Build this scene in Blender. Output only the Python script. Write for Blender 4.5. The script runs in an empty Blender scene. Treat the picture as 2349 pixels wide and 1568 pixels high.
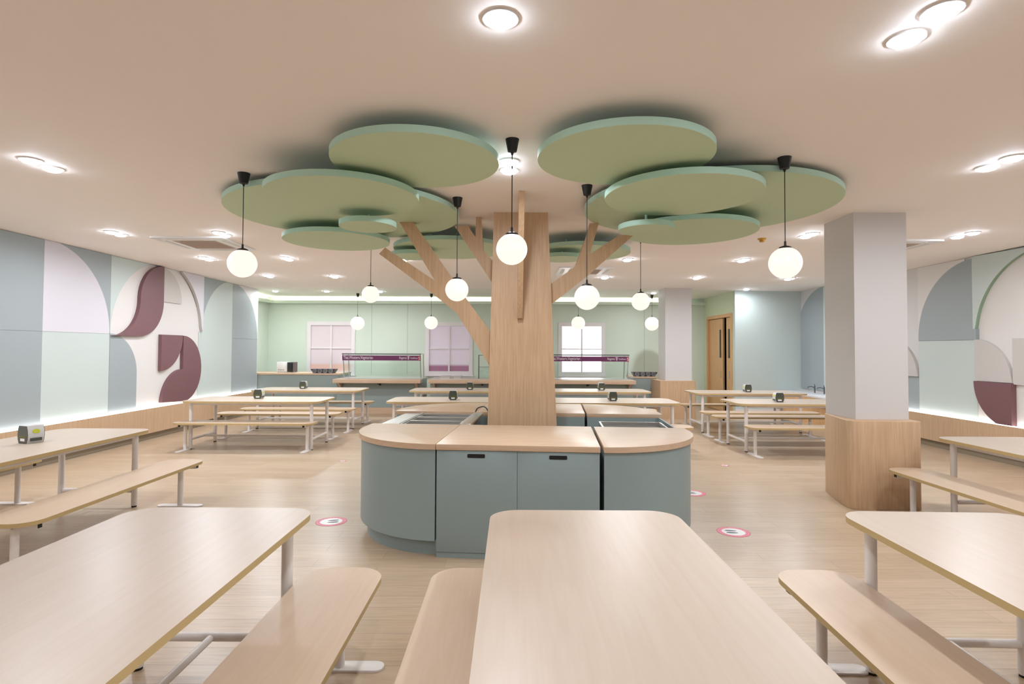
import bpy, bmesh, math, random
from mathutils import Vector, Matrix, Euler
random.seed(7)
D = bpy.data
scn = bpy.context.scene
COL = scn.collection
PI = math.pi

# ------------------------------------------------------------------ camera
cam = D.objects.new('camera', D.cameras.new('camera'))
COL.objects.link(cam)
scn.camera = cam
cam.data.sensor_width = 36.0
cam.data.lens = 36.0 * 1290.0 / 2349.0
cam.data.shift_x = (1174.5 - 1173.0) / 2349.0
cam.data.shift_y = -(784.0 - 766.22) / 2349.0
cam.data.clip_start = 0.05
cam.matrix_world = (Matrix.Translation((0, 0, 1.65)) @ Matrix.Rotation(math.radians(91.5), 4, 'X')
                    @ Matrix.Rotation(0.0048, 4, 'Z'))
# ------------------------------------------------------------------ world, exposure
w = D.worlds.new('world'); scn.world = w
w.use_nodes = True
w.node_tree.nodes['Background'].inputs[0].default_value = (0.75, 0.85, 1.0, 1)
w.node_tree.nodes['Background'].inputs[1].default_value = 0.6
scn.view_settings.view_transform = 'Standard'
scn.view_settings.look = 'None'
scn.view_settings.gamma = 1
scn.view_settings.use_curve_mapping = False
scn.view_settings.exposure = 0.23

LAMP_W = 9.5       # each recessed downlight
GLOBE_E = 0.95       # opal pendant globes
PUCK_E = 70.0

# ------------------------------------------------------------------ room dimensions
XL, XR, ZC = -6.5, 7.3, 3.145
YB, YF = -4.0, 16.5          # wall behind the camera, servery back wall
YS = 14.41                   # where the left mural wall ends

# ------------------------------------------------------------------ materials
def lin(c):
    c = c / 255.0
    return c / 12.92 if c <= 0.04045 else ((c + 0.055) / 1.055) ** 2.4
def rgb(r, g, b): return (lin(r), lin(g), lin(b), 1)
def mat(name, c, rough=0.55, metal=0.0, spec=0.5, emis=None, es=0.0, bump=0.0, bscale=200, vary=0.0, coat=0.0):
    m = D.materials.new(name); m.use_nodes = True
    nt = m.node_tree; b = nt.nodes['Principled BSDF']
    b.inputs['Base Color'].default_value = rgb(*c)
    b.inputs['Roughness'].default_value = rough
    b.inputs['Metallic'].default_value = metal
    b.inputs['Specular IOR Level'].default_value = spec
    b.inputs['Coat Weight'].default_value = coat
    if emis:
        b.inputs['Emission Color'].default_value = rgb(*emis)
        b.inputs['Emission Strength'].default_value = es
    tc = nt.nodes.new('ShaderNodeTexCoord')
    if vary:
        n = nt.nodes.new('ShaderNodeTexNoise'); n.inputs['Scale'].default_value = 1.7
        n.inputs['Detail'].default_value = 3
        nt.links.new(tc.outputs['Object'], n.inputs['Vector'])
        mx = nt.nodes.new('ShaderNodeMix'); mx.data_type = 'RGBA'
        mx.inputs[6].default_value = rgb(*[v * (1 - vary) for v in c])
        mx.inputs[7].default_value = rgb(*[min(255, v * (1 + vary)) for v in c])
        nt.links.new(n.outputs['Fac'], mx.inputs[0])
        nt.links.new(mx.outputs[2], b.inputs['Base Color'])
    if bump:
        n = nt.nodes.new('ShaderNodeTexNoise'); n.inputs['Scale'].default_value = bscale
        bp = nt.nodes.new('ShaderNodeBump'); bp.inputs['Strength'].default_value = bump
        bp.inputs['Distance'].default_value = 0.002
        nt.links.new(tc.outputs['Object'], n.inputs['Vector'])
        nt.links.new(n.outputs['Fac'], bp.inputs['Height'])
        nt.links.new(bp.outputs[0], b.inputs['Normal'])
    return m
def wood(name, a, c, stretch=(1, 14, 14), scale=3.0, rough=0.4, spec=0.5, contrast=(0.35, 0.65), coat=0.0):
    m = D.materials.new(name); m.use_nodes = True
    nt = m.node_tree; b = nt.nodes['Principled BSDF']; L = nt.links
    b.inputs['Roughness'].default_value = rough
    b.inputs['Specular IOR Level'].default_value = spec
    b.inputs['Coat Weight'].default_value = coat
    b.inputs['Coat Roughness'].default_value = 0.2
    tc = nt.nodes.new('ShaderNodeTexCoord'); mp = nt.nodes.new('ShaderNodeMapping')
    mp.inputs['Scale'].default_value = stretch
    n = nt.nodes.new('ShaderNodeTexNoise'); n.inputs['Scale'].default_value = scale
    n.inputs['Detail'].default_value = 6; n.inputs['Distortion'].default_value = 0.6
    r = nt.nodes.new('ShaderNodeMapRange')
    r.inputs[1].default_value, r.inputs[2].default_value = contrast
    mx = nt.nodes.new('ShaderNodeMix'); mx.data_type = 'RGBA'
    mx.inputs[6].default_value = rgb(*a); mx.inputs[7].default_value = rgb(*c)
    L.new(tc.outputs['Object'], mp.inputs[0]); L.new(mp.outputs[0], n.inputs['Vector'])
    L.new(n.outputs['Fac'], r.inputs[0]); L.new(r.outputs[0], mx.inputs[0])
    L.new(mx.outputs[2], b.inputs['Base Color'])
    return m
def floor_material():
    m = D.materials.new('wood_look_tile'); m.use_nodes = True
    nt = m.node_tree; b = nt.nodes['Principled BSDF']; L = nt.links
    tc = nt.nodes.new('ShaderNodeTexCoord')
    br = nt.nodes.new('ShaderNodeTexBrick')
    br.inputs['Scale'].default_value = 1.0
    br.inputs['Brick Width'].default_value = 1.0; br.inputs['Row Height'].default_value = 0.165
    br.inputs['Mortar Size'].default_value = 0.0022; br.inputs['Mortar Smooth'].default_value = 0.2
    br.offset = 0.5; br.offset_frequency = 2
    br.inputs['Color1'].default_value = rgb(192, 169, 143)
    br.inputs['Color2'].default_value = rgb(183, 159, 132)
    br.inputs['Mortar'].default_value = rgb(158, 138, 118)
    L.new(tc.outputs['Object'], br.inputs['Vector'])
    mp = nt.nodes.new('ShaderNodeMapping'); mp.inputs['Scale'].default_value = (1.2, 22, 1)
    n = nt.nodes.new('ShaderNodeTexNoise'); n.inputs['Scale'].default_value = 2.2; n.inputs['Detail'].default_value = 7
    n.inputs['Distortion'].default_value = 0.8
    L.new(tc.outputs['Object'], mp.inputs[0]); L.new(mp.outputs[0], n.inputs['Vector'])
    r = nt.nodes.new('ShaderNodeMapRange'); r.inputs[1].default_value = 0.3; r.inputs[2].default_value = 0.7
    r.inputs[3].default_value = 0.86; r.inputs[4].default_value = 1.08
    L.new(n.outputs['Fac'], r.inputs[0])
    mx = nt.nodes.new('ShaderNodeMix'); mx.data_type = 'RGBA'; mx.blend_type = 'MULTIPLY'
    mx.inputs[0].default_value = 1
    L.new(br.outputs['Color'], mx.inputs[6]); L.new(r.outputs[0], mx.inputs[7])
    L.new(mx.outputs[2], b.inputs['Base Color'])
    b.inputs['Roughness'].default_value = 0.3
    b.inputs['Specular IOR Level'].default_value = 0.5
    bp = nt.nodes.new('ShaderNodeBump'); bp.inputs['Strength'].default_value = 0.25; bp.inputs['Distance'].default_value = 0.002
    inv = nt.nodes.new('ShaderNodeMath'); inv.operation = 'SUBTRACT'; inv.inputs[0].default_value = 1
    L.new(br.outputs['Fac'], inv.inputs[1]); L.new(inv.outputs[0], bp.inputs['Height'])
    L.new(bp.outputs[0], b.inputs['Normal'])
    return m
def glass_material(name, tint=(0.93, 0.98, 0.96)):
    m = D.materials.new(name); m.use_nodes = True
    nt = m.node_tree; nt.nodes.clear(); L = nt.links
    o = nt.nodes.new('ShaderNodeOutputMaterial'); mx = nt.nodes.new('ShaderNodeMixShader')
    t = nt.nodes.new('ShaderNodeBsdfTransparent'); g = nt.nodes.new('ShaderNodeBsdfGlossy')
    f = nt.nodes.new('ShaderNodeFresnel'); f.inputs[0].default_value = 1.5
    t.inputs[0].default_value = (*tint, 1); g.inputs['Roughness'].default_value = 0.02
    L.new(f.outputs[0], mx.inputs[0]); L.new(t.outputs[0], mx.inputs[1]); L.new(g.outputs[0], mx.inputs[2])
    L.new(mx.outputs[0], o.inputs[0])
    return m
def band_material(name, lo, hi, zsplit, es):
    """frosted film pane: one tone in its lower strip, another above (object space z)"""
    m = D.materials.new(name); m.use_nodes = True
    nt = m.node_tree; b = nt.nodes['Principled BSDF']; L = nt.links
    tc = nt.nodes.new('ShaderNodeTexCoord'); s = nt.nodes.new('ShaderNodeSeparateXYZ')
    r = nt.nodes.new('ShaderNodeMapRange'); r.inputs[1].default_value = zsplit - 0.02; r.inputs[2].default_value = zsplit + 0.05
    mx = nt.nodes.new('ShaderNodeMix'); mx.data_type = 'RGBA'
    mx.inputs[6].default_value = rgb(*lo); mx.inputs[7].default_value = rgb(*hi)
    L.new(tc.outputs['Object'], s.inputs[0]); L.new(s.outputs['Z'], r.inputs[0]); L.new(r.outputs[0], mx.inputs[0])
    L.new(mx.outputs[2], b.inputs['Base Color']); L.new(mx.outputs[2], b.inputs['Emission Color'])
    b.inputs['Emission Strength'].default_value = es  # pane glow imitates light from the room behind
    b.inputs['Roughness'].default_value = 0.25
    return m
M = dict(
    ceiling=mat('ceiling_paint', (246, 239, 233), 0.7, bump=0.1, bscale=60),
    ceiling_green=mat('pale_green_ceiling_paint', (232, 234, 222), 0.7),
    wall=mat('white_wall_paint', (212, 210, 209), 0.6),
    mint=mat('mint_wall_paint', (216, 228, 214), 0.5, vary=0.01),
    grey=mat('grey_board', (158, 168, 171), 0.5, bump=0.15, bscale=120),
    aqua=mat('pale_aqua_board', (197, 209, 206), 0.5, bump=0.15, bscale=120),
    lav=mat('pale_lavender_board', (214, 212, 220), 0.5, bump=0.15, bscale=120),
    cream=mat('cream_board', (222, 219, 216), 0.55),
    warm=mat('warm_grey_board', (200, 196, 192), 0.55),
    plum=mat('plum_board', (120, 84, 88), 0.5, bump=0.2, bscale=120),
    floor=floor_material(),
    top=wood('maple_laminate', (196, 180, 164), (192, 175, 158), (1.0, 14, 1), 2.4, 0.33, coat=0.0),
    seat=wood('seat_laminate', (203, 180, 156), (199, 174, 149), (1.0, 16, 1), 2.6, 0.36),
    edge=mat('plywood_edge', (196, 170, 120), 0.5),
    oakv=wood('oak_veneer_vertical', (208, 175, 141), (194, 160, 125), (26, 26, 1.2), 2.0, 0.45),
    oakh=wood('oak_veneer_counter', (208, 182, 156), (202, 172, 143), (1.2, 16, 16), 2.2, 0.35),
    oakw=wood('wainscot_oak', (202, 172, 140), (190, 158, 126), (26, 26, 1.0), 2.0, 0.45),
    white_metal=mat('white_powder_coat', (232, 226, 222), 0.35, bump=0.1, bscale=300),
    black=mat('black_plastic', (10, 10, 10), 0.5),
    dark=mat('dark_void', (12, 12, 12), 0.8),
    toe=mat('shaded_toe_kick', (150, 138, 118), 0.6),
    cab=mat('blue_grey_laminate', (142, 159, 160), 0.42, vary=0.008),
    cab2=mat('blue_grey_counter_front', (146, 160, 158), 0.42),
    disc_face=mat('disc_underside', (192, 212, 178), 0.6, vary=0.01),
    disc_rim=mat('disc_rim', (184, 222, 206), 0.5),
    steel=mat('stainless_steel', (214, 213, 211), 0.3, metal=1.0),
    steel_dark=mat('steel_well', (120, 120, 122), 0.3, metal=1.0),
    white=mat('white_plastic', (235, 235, 235), 0.3),
    globe=mat('opal_glass', (110, 104, 100), 0.3, emis=(255, 236, 224), es=GLOBE_E),
    puck=mat('lamp_lens', (255, 255, 255), 0.4, emis=(226, 238, 255), es=PUCK_E),
    strip=mat('led_strip', (255, 255, 255), 0.4, emis=(255, 252, 248), es=7.5),
    strip_warm=mat('cove_led', (255, 255, 255), 0.4, emis=(255, 252, 240), es=8.0),
    purple=mat('purple_print', (112, 52, 96), 0.35),
    print_white=mat('white_print', (235, 225, 235), 0.4),
    print_red=mat('red_print', (170, 45, 65), 0.4),
    pink=mat('pink_print', (226, 120, 140), 0.4),
    magenta=mat('magenta_print', (196, 60, 96), 0.4),
    foot=mat('footprint_print', (60, 70, 72), 0.4),
    glass=glass_material('clear_glass'),
    day=mat('daylit_pane', (255, 255, 255), 0.3, emis=(250, 252, 255), es=2.4),
    pane1=band_material('peach_frosted_film', (206, 172, 160), (205, 192, 196), 1.17, 0.3),
    pane2=band_material('mauve_frosted_film', (140, 98, 120), (196, 184, 194), 1.15, 0.3),
    shell=mat('dispenser_shell', (205, 205, 205), 0.3),
    napk=mat('dispenser_face', (70, 75, 66), 0.4),
    olive=mat('olive_print', (100, 98, 28), 0.5),
    lime=mat('lime_print', (190, 196, 60), 0.5),
    grille=mat('ac_grille', (190, 172, 158), 0.6),
    brass=mat('brass_plastic', (196, 152, 60), 0.35, metal=0.5),
    doorw=wood('door_wood', (220, 176, 128), (206, 160, 110), (20, 20, 1.0), 2.0, 0.4),
    frame_white=mat('window_frame_white', (236, 230, 232), 0.35),
    basin=mat('white_solid_surface', (226, 228, 232), 0.3),
    tray=mat('grey_tray', (132, 132, 142), 0.4),
    oven_door=mat('smoked_oven_door', (46, 52, 50), 0.15),
    seam_dark=mat('dark_tray', (52, 52, 58), 0.4),
    seam=mat('panel_seam', (150, 168, 152), 0.6),
    green_trim=mat('green_edge', (150, 176, 150), 0.6),
)

# ------------------------------------------------------------------ mesh helpers
def finish(bm, name, m, parent=None, loc=(0, 0, 0), rot=(0, 0, 0), ang=32):
    bmesh.ops.recalc_face_normals(bm, faces=bm.faces)
    for f in bm.faces: f.smooth = True
    lim = math.radians(ang)
    for e in bm.edges:
        if len(e.link_faces) != 2 or e.calc_face_angle(0) > lim: e.smooth = False
    me = D.meshes.new(name); bm.to_mesh(me); bm.free()
    for x in (m if isinstance(m, (list, tuple)) else [m]): me.materials.append(x)
    o = D.objects.new(name, me); COL.objects.link(o)
    o.location = loc; o.rotation_euler = rot
    if parent: o.parent = parent
    return o
def box(bm, x0, x1, y0, y1, z0, z1, mi=0, bev=0.0):
    vs = [bm.verts.new(p) for p in [(x0, y0, z0), (x1, y0, z0), (x1, y1, z0), (x0, y1, z0), (x0, y0, z1), (x1, y0, z1), (x1, y1, z1), (x0, y1, z1)]]
    fs = []
    for q in [(0, 3, 2, 1), (4, 5, 6, 7), (0, 1, 5, 4), (1, 2, 6, 5), (2, 3, 7, 6), (3, 0, 4, 7)]:
        f = bm.faces.new([vs[i] for i in q]); f.material_index = mi; fs.append(f)
    if bev:
        es = list({e for f in fs for e in f.edges})
        r = bmesh.ops.bevel(bm, geom=es, offset=bev, segments=2, affect='EDGES', profile=0.5)
        for f in r['faces']: f.material_index = mi
    return vs
def prism(bm, pts, h0, h1, axis='z', mi=0, side=None, bev=0.0):
    """extrude a 2D outline; axis z: (x,y), axis y: (x,z), axis x: (y,z)"""
    def P(a, b, h): return {'z': (a, b, h), 'y': (a, h, b), 'x': (h, a, b)}[axis]
    lo = [bm.verts.new(P(a, b, h0)) for a, b in pts]; hi = [bm.verts.new(P(a, b, h1)) for a, b in pts]
    f1 = bm.faces.new(lo); f2 = bm.faces.new(hi[::-1])
    f1.material_index = f2.material_index = mi
    n = len(pts); sf = []
    for i in range(n):
        f = bm.faces.new([lo[i], hi[i], hi[(i + 1) % n], lo[(i + 1) % n]])
        f.material_index = mi if side is None else side; sf.append(f)
    if bev:
        es = list(f1.edges) + list(f2.edges)
        bmesh.ops.bevel(bm, geom=es, offset=bev, segments=2, affect='EDGES', profile=0.5)
def tube(bm, p, q, r, n=16, r2=None, mi=0, cap=True):
    p, q = Vector(p), Vector(q); d = (q - p).normalized()
    a = d.orthogonal().normalized(); b = d.cross(a); r2 = r if r2 is None else r2
    A = [bm.verts.new(p + (a * math.cos(t) + b * math.sin(t)) * r) for t in [2 * PI * i / n for i in range(n)]]
    B = [bm.verts.new(q + (a * math.cos(t) + b * math.sin(t)) * r2) for t in [2 * PI * i / n for i in range(n)]]
    for i in range(n):
        bm.faces.new([A[i], A[(i + 1) % n], B[(i + 1) % n], B[i]]).material_index = mi
    if cap:
        bm.faces.new(A[::-1]).material_index = mi; bm.faces.new(B).material_index = mi
def lathe(bm, prof, n=32, c=(0, 0, 0), mi=0):
    rings = []
    for r, z in prof:
        if r < 1e-6: rings.append([bm.verts.new((c[0], c[1], c[2] + z))])
        else: rings.append([bm.verts.new((c[0] + r * math.cos(2 * PI * i / n), c[1] + r * math.sin(2 * PI * i / n), c[2] + z)) for i in range(n)])
    for A, B in zip(rings, rings[1:]):
        for i in range(n):
            j = (i + 1) % n
            v = [A[i % len(A)], A[j % len(A)], B[j % len(B)], B[i % len(B)]]
            u = []
            for x in v:
                if x not in u: u.append(x)
            if len(u) > 2: bm.faces.new(u).material_index = mi
    for R, flip in ((rings[0], 1), (rings[-1], 0)):
        if len(R) > 1: bm.faces.new(R[::-1] if flip else R).material_index = mi
def path(bm, pts, r, n=8, mi=0):
    pts = [Vector(p) for p in pts]; rings = []
    for i, p in enumerate(pts):
        d = (pts[min(i + 1, len(pts) - 1)] - pts[max(i - 1, 0)]).normalized()
        a = d.cross(Vector((0, 0, 1)))
        a = a.normalized() if a.length > 1e-3 else Vector((1, 0, 0))
        b = d.cross(a).normalized()
        rings.append([bm.verts.new(p + (a * math.cos(2 * PI * k / n) + b * math.sin(2 * PI * k / n)) * r) for k in range(n)])
    for A, B in zip(rings, rings[1:]):
        for k in range(n): bm.faces.new([A[k], A[(k + 1) % n], B[(k + 1) % n], B[k]]).material_index = mi
    bm.faces.new(rings[0][::-1]); bm.faces.new(rings[-1])
def rrect(x0, x1, y0, y1, r, n=8):
    r = min(r, (x1 - x0) / 2 - 1e-4, (y1 - y0) / 2 - 1e-4)
    out = []
    for cx, cy, a0 in ((x1 - r, y1 - r, 0), (x0 + r, y1 - r, 90), (x0 + r, y0 + r, 180), (x1 - r, y0 + r, 270)):
        for i in range(n + 1):
            t = math.radians(a0 + 90 * i / n); out.append((cx + r * math.cos(t), cy + r * math.sin(t)))
    return out
def arc(cx, cy, r, a0, a1, n=24, ry=None):
    ry = r if ry is None else ry
    return [(cx + r * math.cos(math.radians(a0 + (a1 - a0) * i / n)), cy + ry * math.sin(math.radians(a0 + (a1 - a0) * i / n))) for i in range(n + 1)]
def B(): return bmesh.new()
def text_mesh(s, size, name='lettering'):
    c = D.curves.new(name, 'FONT'); c.body = s; c.size = size; c.extrude = 0.0008; c.resolution_u = 3
    o = D.objects.new(name, c); COL.objects.link(o)
    dg = bpy.context.evaluated_depsgraph_get(); dg.update()
    me = D.meshes.new_from_object(o.evaluated_get(dg))
    D.objects.remove(o); return me
def text_part(s, size, m, parent, loc, rot, width=None):
    me = text_mesh(s, size); me.materials.clear(); me.materials.append(m)
    o = D.objects.new('lettering', me); COL.objects.link(o); o.parent = parent; o.location = loc; o.rotation_euler = rot
    if width:
        xs = [v.co.x for v in me.vertices]; k = width / (max(xs) - min(xs))
        for v in me.vertices: v.co.x *= k
    return o
def thing(name, label, cat, loc=(0, 0, 0), rz=0.0, group=None):
    o = D.objects.new(name, None); COL.objects.link(o); o.empty_display_size = 0.1
    o.location = loc; o.rotation_euler = (0, 0, rz); o['label'] = label; o['category'] = cat
    if group: o['group'] = group
    return o
def tag(o, label, cat, group=None):
    o['label'] = label; o['category'] = cat
    if group: o['group'] = group
    return o
def struct(name, bm, m, **k):
    o = finish(bm, name, m, **k); o['kind'] = 'structure'; return o
def dup(root, loc, rz, label, group=None):
    r = root.copy(); COL.objects.link(r); r.location = loc; r.rotation_euler = (0, 0, rz); r['label'] = label
    if group: r['group'] = group
    for ch in list(root.children):
        c = ch.copy(); COL.objects.link(c); c.parent = r
        for g in ch.children:
            d = g.copy(); COL.objects.link(d); d.parent = c
    return r

# ================================================================== SETTING
bm = B(); box(bm, -7.6, 7.6, YB - 0.1, YF + 0.1, -0.1, 0); struct('floor', bm, M['floor'])
bm = B(); box(bm, -7.6, 7.6, YB - 0.1, 13.98, ZC, ZC + 0.1); struct('ceiling', bm, M['ceiling'])
bm = B(); box(bm, -7.6, 5.65, 13.98, YF + 0.1, ZC, ZC + 0.1); struct('ceiling', bm, M['ceiling_green'])
bm = B(); box(bm, 5.65, 7.6, 13.98, YF + 0.1, ZC, ZC + 0.1); struct('ceiling', bm, M['ceiling'])
bm = B(); box(bm, XL - 0.12, XL - 0.02, YB, YS, 0, ZC)
struct('wall_left', bm, M['wall'])
bm = B(); box(bm, -7.23, -7.13, YS, YF, 0, ZC); box(bm, -7.13, XL - 0.02, YS - 0.1, YS, 0, ZC)
struct('wall_left_servery', bm, M['mint'])
bm = B(); box(bm, XR + 0.02, XR + 0.12, YB, 14.2, 0, ZC); struct('wall_right', bm, M['wall'])
bm = B(); box(bm, -7.2, 7.5, YB - 0.1, YB, 0, ZC); struct('wall_front', bm, M['wall'])
# servery back wall with three window openings
WIN = [(-5.94, -4.63), (-2.47, -1.18), (1.43, 2.70)]
WZ0, WZ1 = 0.93, 2.38
bm = B(); x = -7.13
for a, b in WIN:
    box(bm, x, a, YF, YF + 0.1, 0, ZC); box(bm, a, b, YF, YF + 0.1, 0, WZ0); box(bm, a, b, YF, YF + 0.1, WZ1, ZC); x = b
box(bm, x, 5.65, YF, YF + 0.1, 0, ZC)
struct('wall_back', bm, M['mint'])
bm = B()
for sx in (-4.1, -3.05, -0.35, 3.9):
    box(bm, sx - 0.004, sx + 0.004, YF - 0.003, YF, 0.9, 2.96)
struct('trim_1', bm, M['seam'])
# block wall beside the servery and wall with the double door
DY0, DY1, DZ = 14.36, 16.2, 2.6
bm = B(); box(bm, 5.65, XR + 0.12, 14.2, 14.3, 0, ZC); struct('wall_corridor', bm, M['aqua'])
bm = B()
box(bm, 5.65, 5.75, 14.3, DY0, 0, ZC); box(bm, 5.65, 5.75, DY1, YF, 0, ZC); box(bm, 5.65, 5.75, DY0, DY1, DZ, ZC)
struct('wall_door_side', bm, mat('green_cream_paint', (205, 214, 184), 0.6))
bm = B(); box(bm, 6.4, 6.45, 14.3, YF, 0, ZC); box(bm, 5.65, 6.45, YF, YF + 0.1, 0, ZC); struct('wall_unlit_behind_door', bm, M['dark'])  # near-black colour stands in for the unlit space behind the door gap
# double door
dr = D.objects.new('door_1', None); COL.objects.link(dr); dr['kind'] = 'structure'; dr.location = (5.65, 14.36, 0)
bm = B()
for a, b, c, d in ((0, 0.09, 0, DZ), (DY1 - DY0 - 0.09, DY1 - DY0, 0, DZ), (0.09, DY1 - DY0 - 0.09, DZ - 0.09, DZ)):
    box(bm, -0.03, 0.1, a, b, c, d)
finish(bm, 'door_frame', M['doorw'], dr)
def leaf(y0, y1, sy):
    bm = B(); box(bm, 0.03, 0.075, y0, y1, 0.01, DZ - 0.1)
    o = finish(bm, 'door_leaf', M['doorw'], dr)
    bm = B(); box(bm, 0.02, 0.03, sy, sy + 0.11, 1.44, 2.2, bev=0.003); finish(bm, 'vision_panel', M['oven_door'], o)
    bm = B(); tube(bm, (0.0, sy - 0.02, 0.9), (0.0, sy - 0.02, 1.1), 0.01); tube(bm, (0, sy - 0.02, 0.92), (0.03, sy - 0.02, 0.92), 0.006); tube(bm, (0, sy - 0.02, 1.08), (0.03, sy - 0.02, 1.08), 0.006)
    finish(bm, 'door_handle', M['steel'], o)
leaf(0.09, 0.49, 0.25); leaf(0.74, DY1 - DY0 - 0.1, 0.86)
# baseboards
bm = B(); box(bm, 5.65, XR, 14.17, 14.2, 0, 0.16); struct('baseboard_back', bm, M['frame_white'])
bm = B(); box(bm, 4.4, 5.65, YF - 0.03, YF, 0, 0.16); struct('baseboard_servery', bm, M['frame_white'])
# cove ledges with hidden light
bm = B(); box(bm, -7.13, 5.65, YF - 0.20, YF, 2.95, 2.99); box(bm, -7.13, 5.65, YF - 0.20, YF - 0.18, 2.99, 3.03)
box(bm, -7.13, -6.93, YS, YF - 0.20, 2.95, 2.99); box(bm, -6.95, -6.93, YS, YF - 0.2, 2.99, 3.03)
struct('trim_2', bm, M['mint'])
bm = B(); box(bm, -6.92, 5.1, YF - 0.12, YF - 0.08, 2.99, 3.005); tag(finish(bm, 'cove_light_strip', M['strip_warm']), 'glowing light strip in the long cove above the windows', 'light strip')
bm = B(); box(bm, -7.06, -7.02, YS + 0.02, YF - 0.12, 2.99, 3.005); tag(finish(bm, 'cove_light_strip', M['strip_warm']), 'short glowing cove strip above the left servery corner', 'light strip')

# windows
def window(idx, a, b, pane):
    r = D.objects.new('window_%d' % idx, None); COL.objects.link(r); r['kind'] = 'structure'; r.location = ((a + b) / 2, YF, 0)
    w2 = (b - a) / 2; bm = B(); t = 0.06
    for q in ((-w2 - 0.05, -w2 + t, WZ0 - 0.05, WZ1 + 0.05), (w2 - t, w2 + 0.05, WZ0 - 0.05, WZ1 + 0.05), (-w2 + t, w2 - t, WZ1 - t, WZ1 + 0.05), (-w2 + t, w2 - t, WZ0 - 0.05, WZ0 + t)):
        box(bm, q[0], q[1], -0.03, 0.05, q[2], q[3])
    finish(bm, 'window_frame', M['frame_white'], r)
    bm = B(); box(bm, -0.022, 0.022, -0.02, 0.03, WZ0 + t, WZ1 - t)
    zm = WZ0 + (WZ1 - WZ0) * 0.5
    box(bm, -w2 + t, -0.022, -0.01, 0.03, zm - 0.018, zm + 0.018); box(bm, 0.022, w2 - t, -0.01, 0.03, zm - 0.018, zm + 0.018)
    finish(bm, 'glazing_bar', M['frame_white'], r)
    bm = B(); box(bm, -w2 + t, w2 - t, 0.031, 0.04, WZ0 + t, WZ1 - t); finish(bm, 'pane', pane, r)
    bm = B(); box(bm, -w2 - 0.08, w2 + 0.08, -0.07, -0.03, WZ0 - 0.09, WZ0 - 0.05); finish(bm, 'window_sill', M['frame_white'], r)
window(1, *WIN[0], M['pane1']); window(2, *WIN[1], M['pane2']); window(3, *WIN[2], M['day'])

# wainscot with toe recess and light strip on both long walls
def wainscot(side):
    s = 1 if side == 'left' else -1
    X = XL if side == 'left' else XR
    y0, y1 = (YB, YS) if side == 'left' else (YB, 14.2)
    bm = B(); a, b = sorted((X - s * 0.02, X + s * 0.07)); box(bm, a, b, y0, y1, 0.12, 0.56); struct('baseboard_' + side, bm, M['oakw'])
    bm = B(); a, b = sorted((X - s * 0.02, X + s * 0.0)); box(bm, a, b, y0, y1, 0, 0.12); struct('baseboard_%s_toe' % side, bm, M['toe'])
    bm = B(); a, b = sorted((X + s * 0.022, X + s * 0.05)); box(bm, a, b, y0, y1, 0.56, 0.568)
    tag(finish(bm, 'wall_light_strip', M['strip']), 'long glowing light strip along the wood ledge of the %s mural wall' % side, 'light strip')
wainscot('left'); wainscot('right')

# ================================================================== MURAL BOARDS
def board(side, pts, t0, t1, m, label, side_m=None):
    X = XL if side == 'left' else XR; s = 1 if side == 'left' else -1
    cy = sum(p[0] for p in pts) / len(pts)
    bm = B(); prism(bm, [(p[0] - cy, p[1]) for p in pts], s * t0, s * t1, 'x', 0, 1 if side_m else None)
    o = finish(bm, 'mural_board', [m, side_m] if side_m else m, loc=(X, cy, 0), ang=25)
    return tag(o, label, 'wall panel', None)
Z0, ZM, ZT = 0.572, 1.865, 3.14
def rect(a, b, c, d): return [(a, c), (b, c), (b, d), (a, d)]
e0, e1, e2, e3, e4, e5 = 7.79, 9.1, 10.41, 11.75, 13.08, 14.39
R = 1.30
g = 0.003
W_ = 'left'
board(W_, rect(5.2, e0 - g, Z0, ZM - g), -0.02, 0.0, M['grey'], 'lower plain grey board at the left edge of the left mural')
board(W_, rect(5.2, e0 - g, ZM, ZT), -0.02, 0.0, M['grey'], 'upper plain grey board at the left edge of the left mural')
board(W_, rect(e0, e1 - g, Z0, ZM - g), -0.02, 0.0, M['aqua'], 'pale aqua square board below the big lavender quarter circle')
qa = arc(e0, ZM, R, 0, 78, 30)
top = [p for p in qa if p[1] <= ZT]
lq = [(e0, ZM)] + top + [(top[-1][0], ZT), (e0, ZT)]
board(W_, lq, -0.02, 0.0, M['lav'], 'big pale lavender quarter circle on the left mural')
board(W_, [(e1 - g, ZM), (e1 - g, ZT), (top[-1][0], ZT)] + top[::-1][:-1], -0.02, -0.0008, M['grey'], 'grey spandrel above the big lavender quarter circle')
# centre module
c = arc(e2, ZM, R, 180, 100, 30)
c = [p for p in c if p[1] <= ZT]
board(W_, [(e1, ZT), (e1, ZM)] + c + [(c[-1][0], ZT)], -0.02, 0.0, M['aqua'], 'pale aqua corner board left of the plum S shape')
bd = [(e1, Z0), (e3, Z0)] + [(e3, ZM)] + [p for p in arc(e2, ZM, R + 0.04, 0, 180, 48) if p[1] <= ZT - 0.001] + [(e1, ZM)]
board(W_, bd, -0.02, -0.008, M['cream'], 'cream background disc board behind the plum shapes')
board(W_, [(e1, Z0), (9.77, Z0)] + arc(e1, 1.2, 0.67, 0, 90, 24), -0.008, 0.004, M['grey'], 'grey quarter rounded board under the tip of the plum S')
cr = [p for p in arc(e2, ZM + 0.1, 1.30, 5, 84, 30) if p[1] <= ZT]
board(W_, [(e3, 1.98)] + cr + [(cr[-1][0], ZT), (e3 + 0.02, ZT), (e3 + 0.02, 1.98)], -0.008, 0.05, M['lav'], 'raised pale lavender corner board right of the plum S', M['warm'])
board(W_, rect(e3 - 0.07, e3 + 0.02, Z0, 1.975), -0.008, 0.002, M['aqua'], 'narrow pale aqua strip right of the lower plum shape')
q = 0.65
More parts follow.
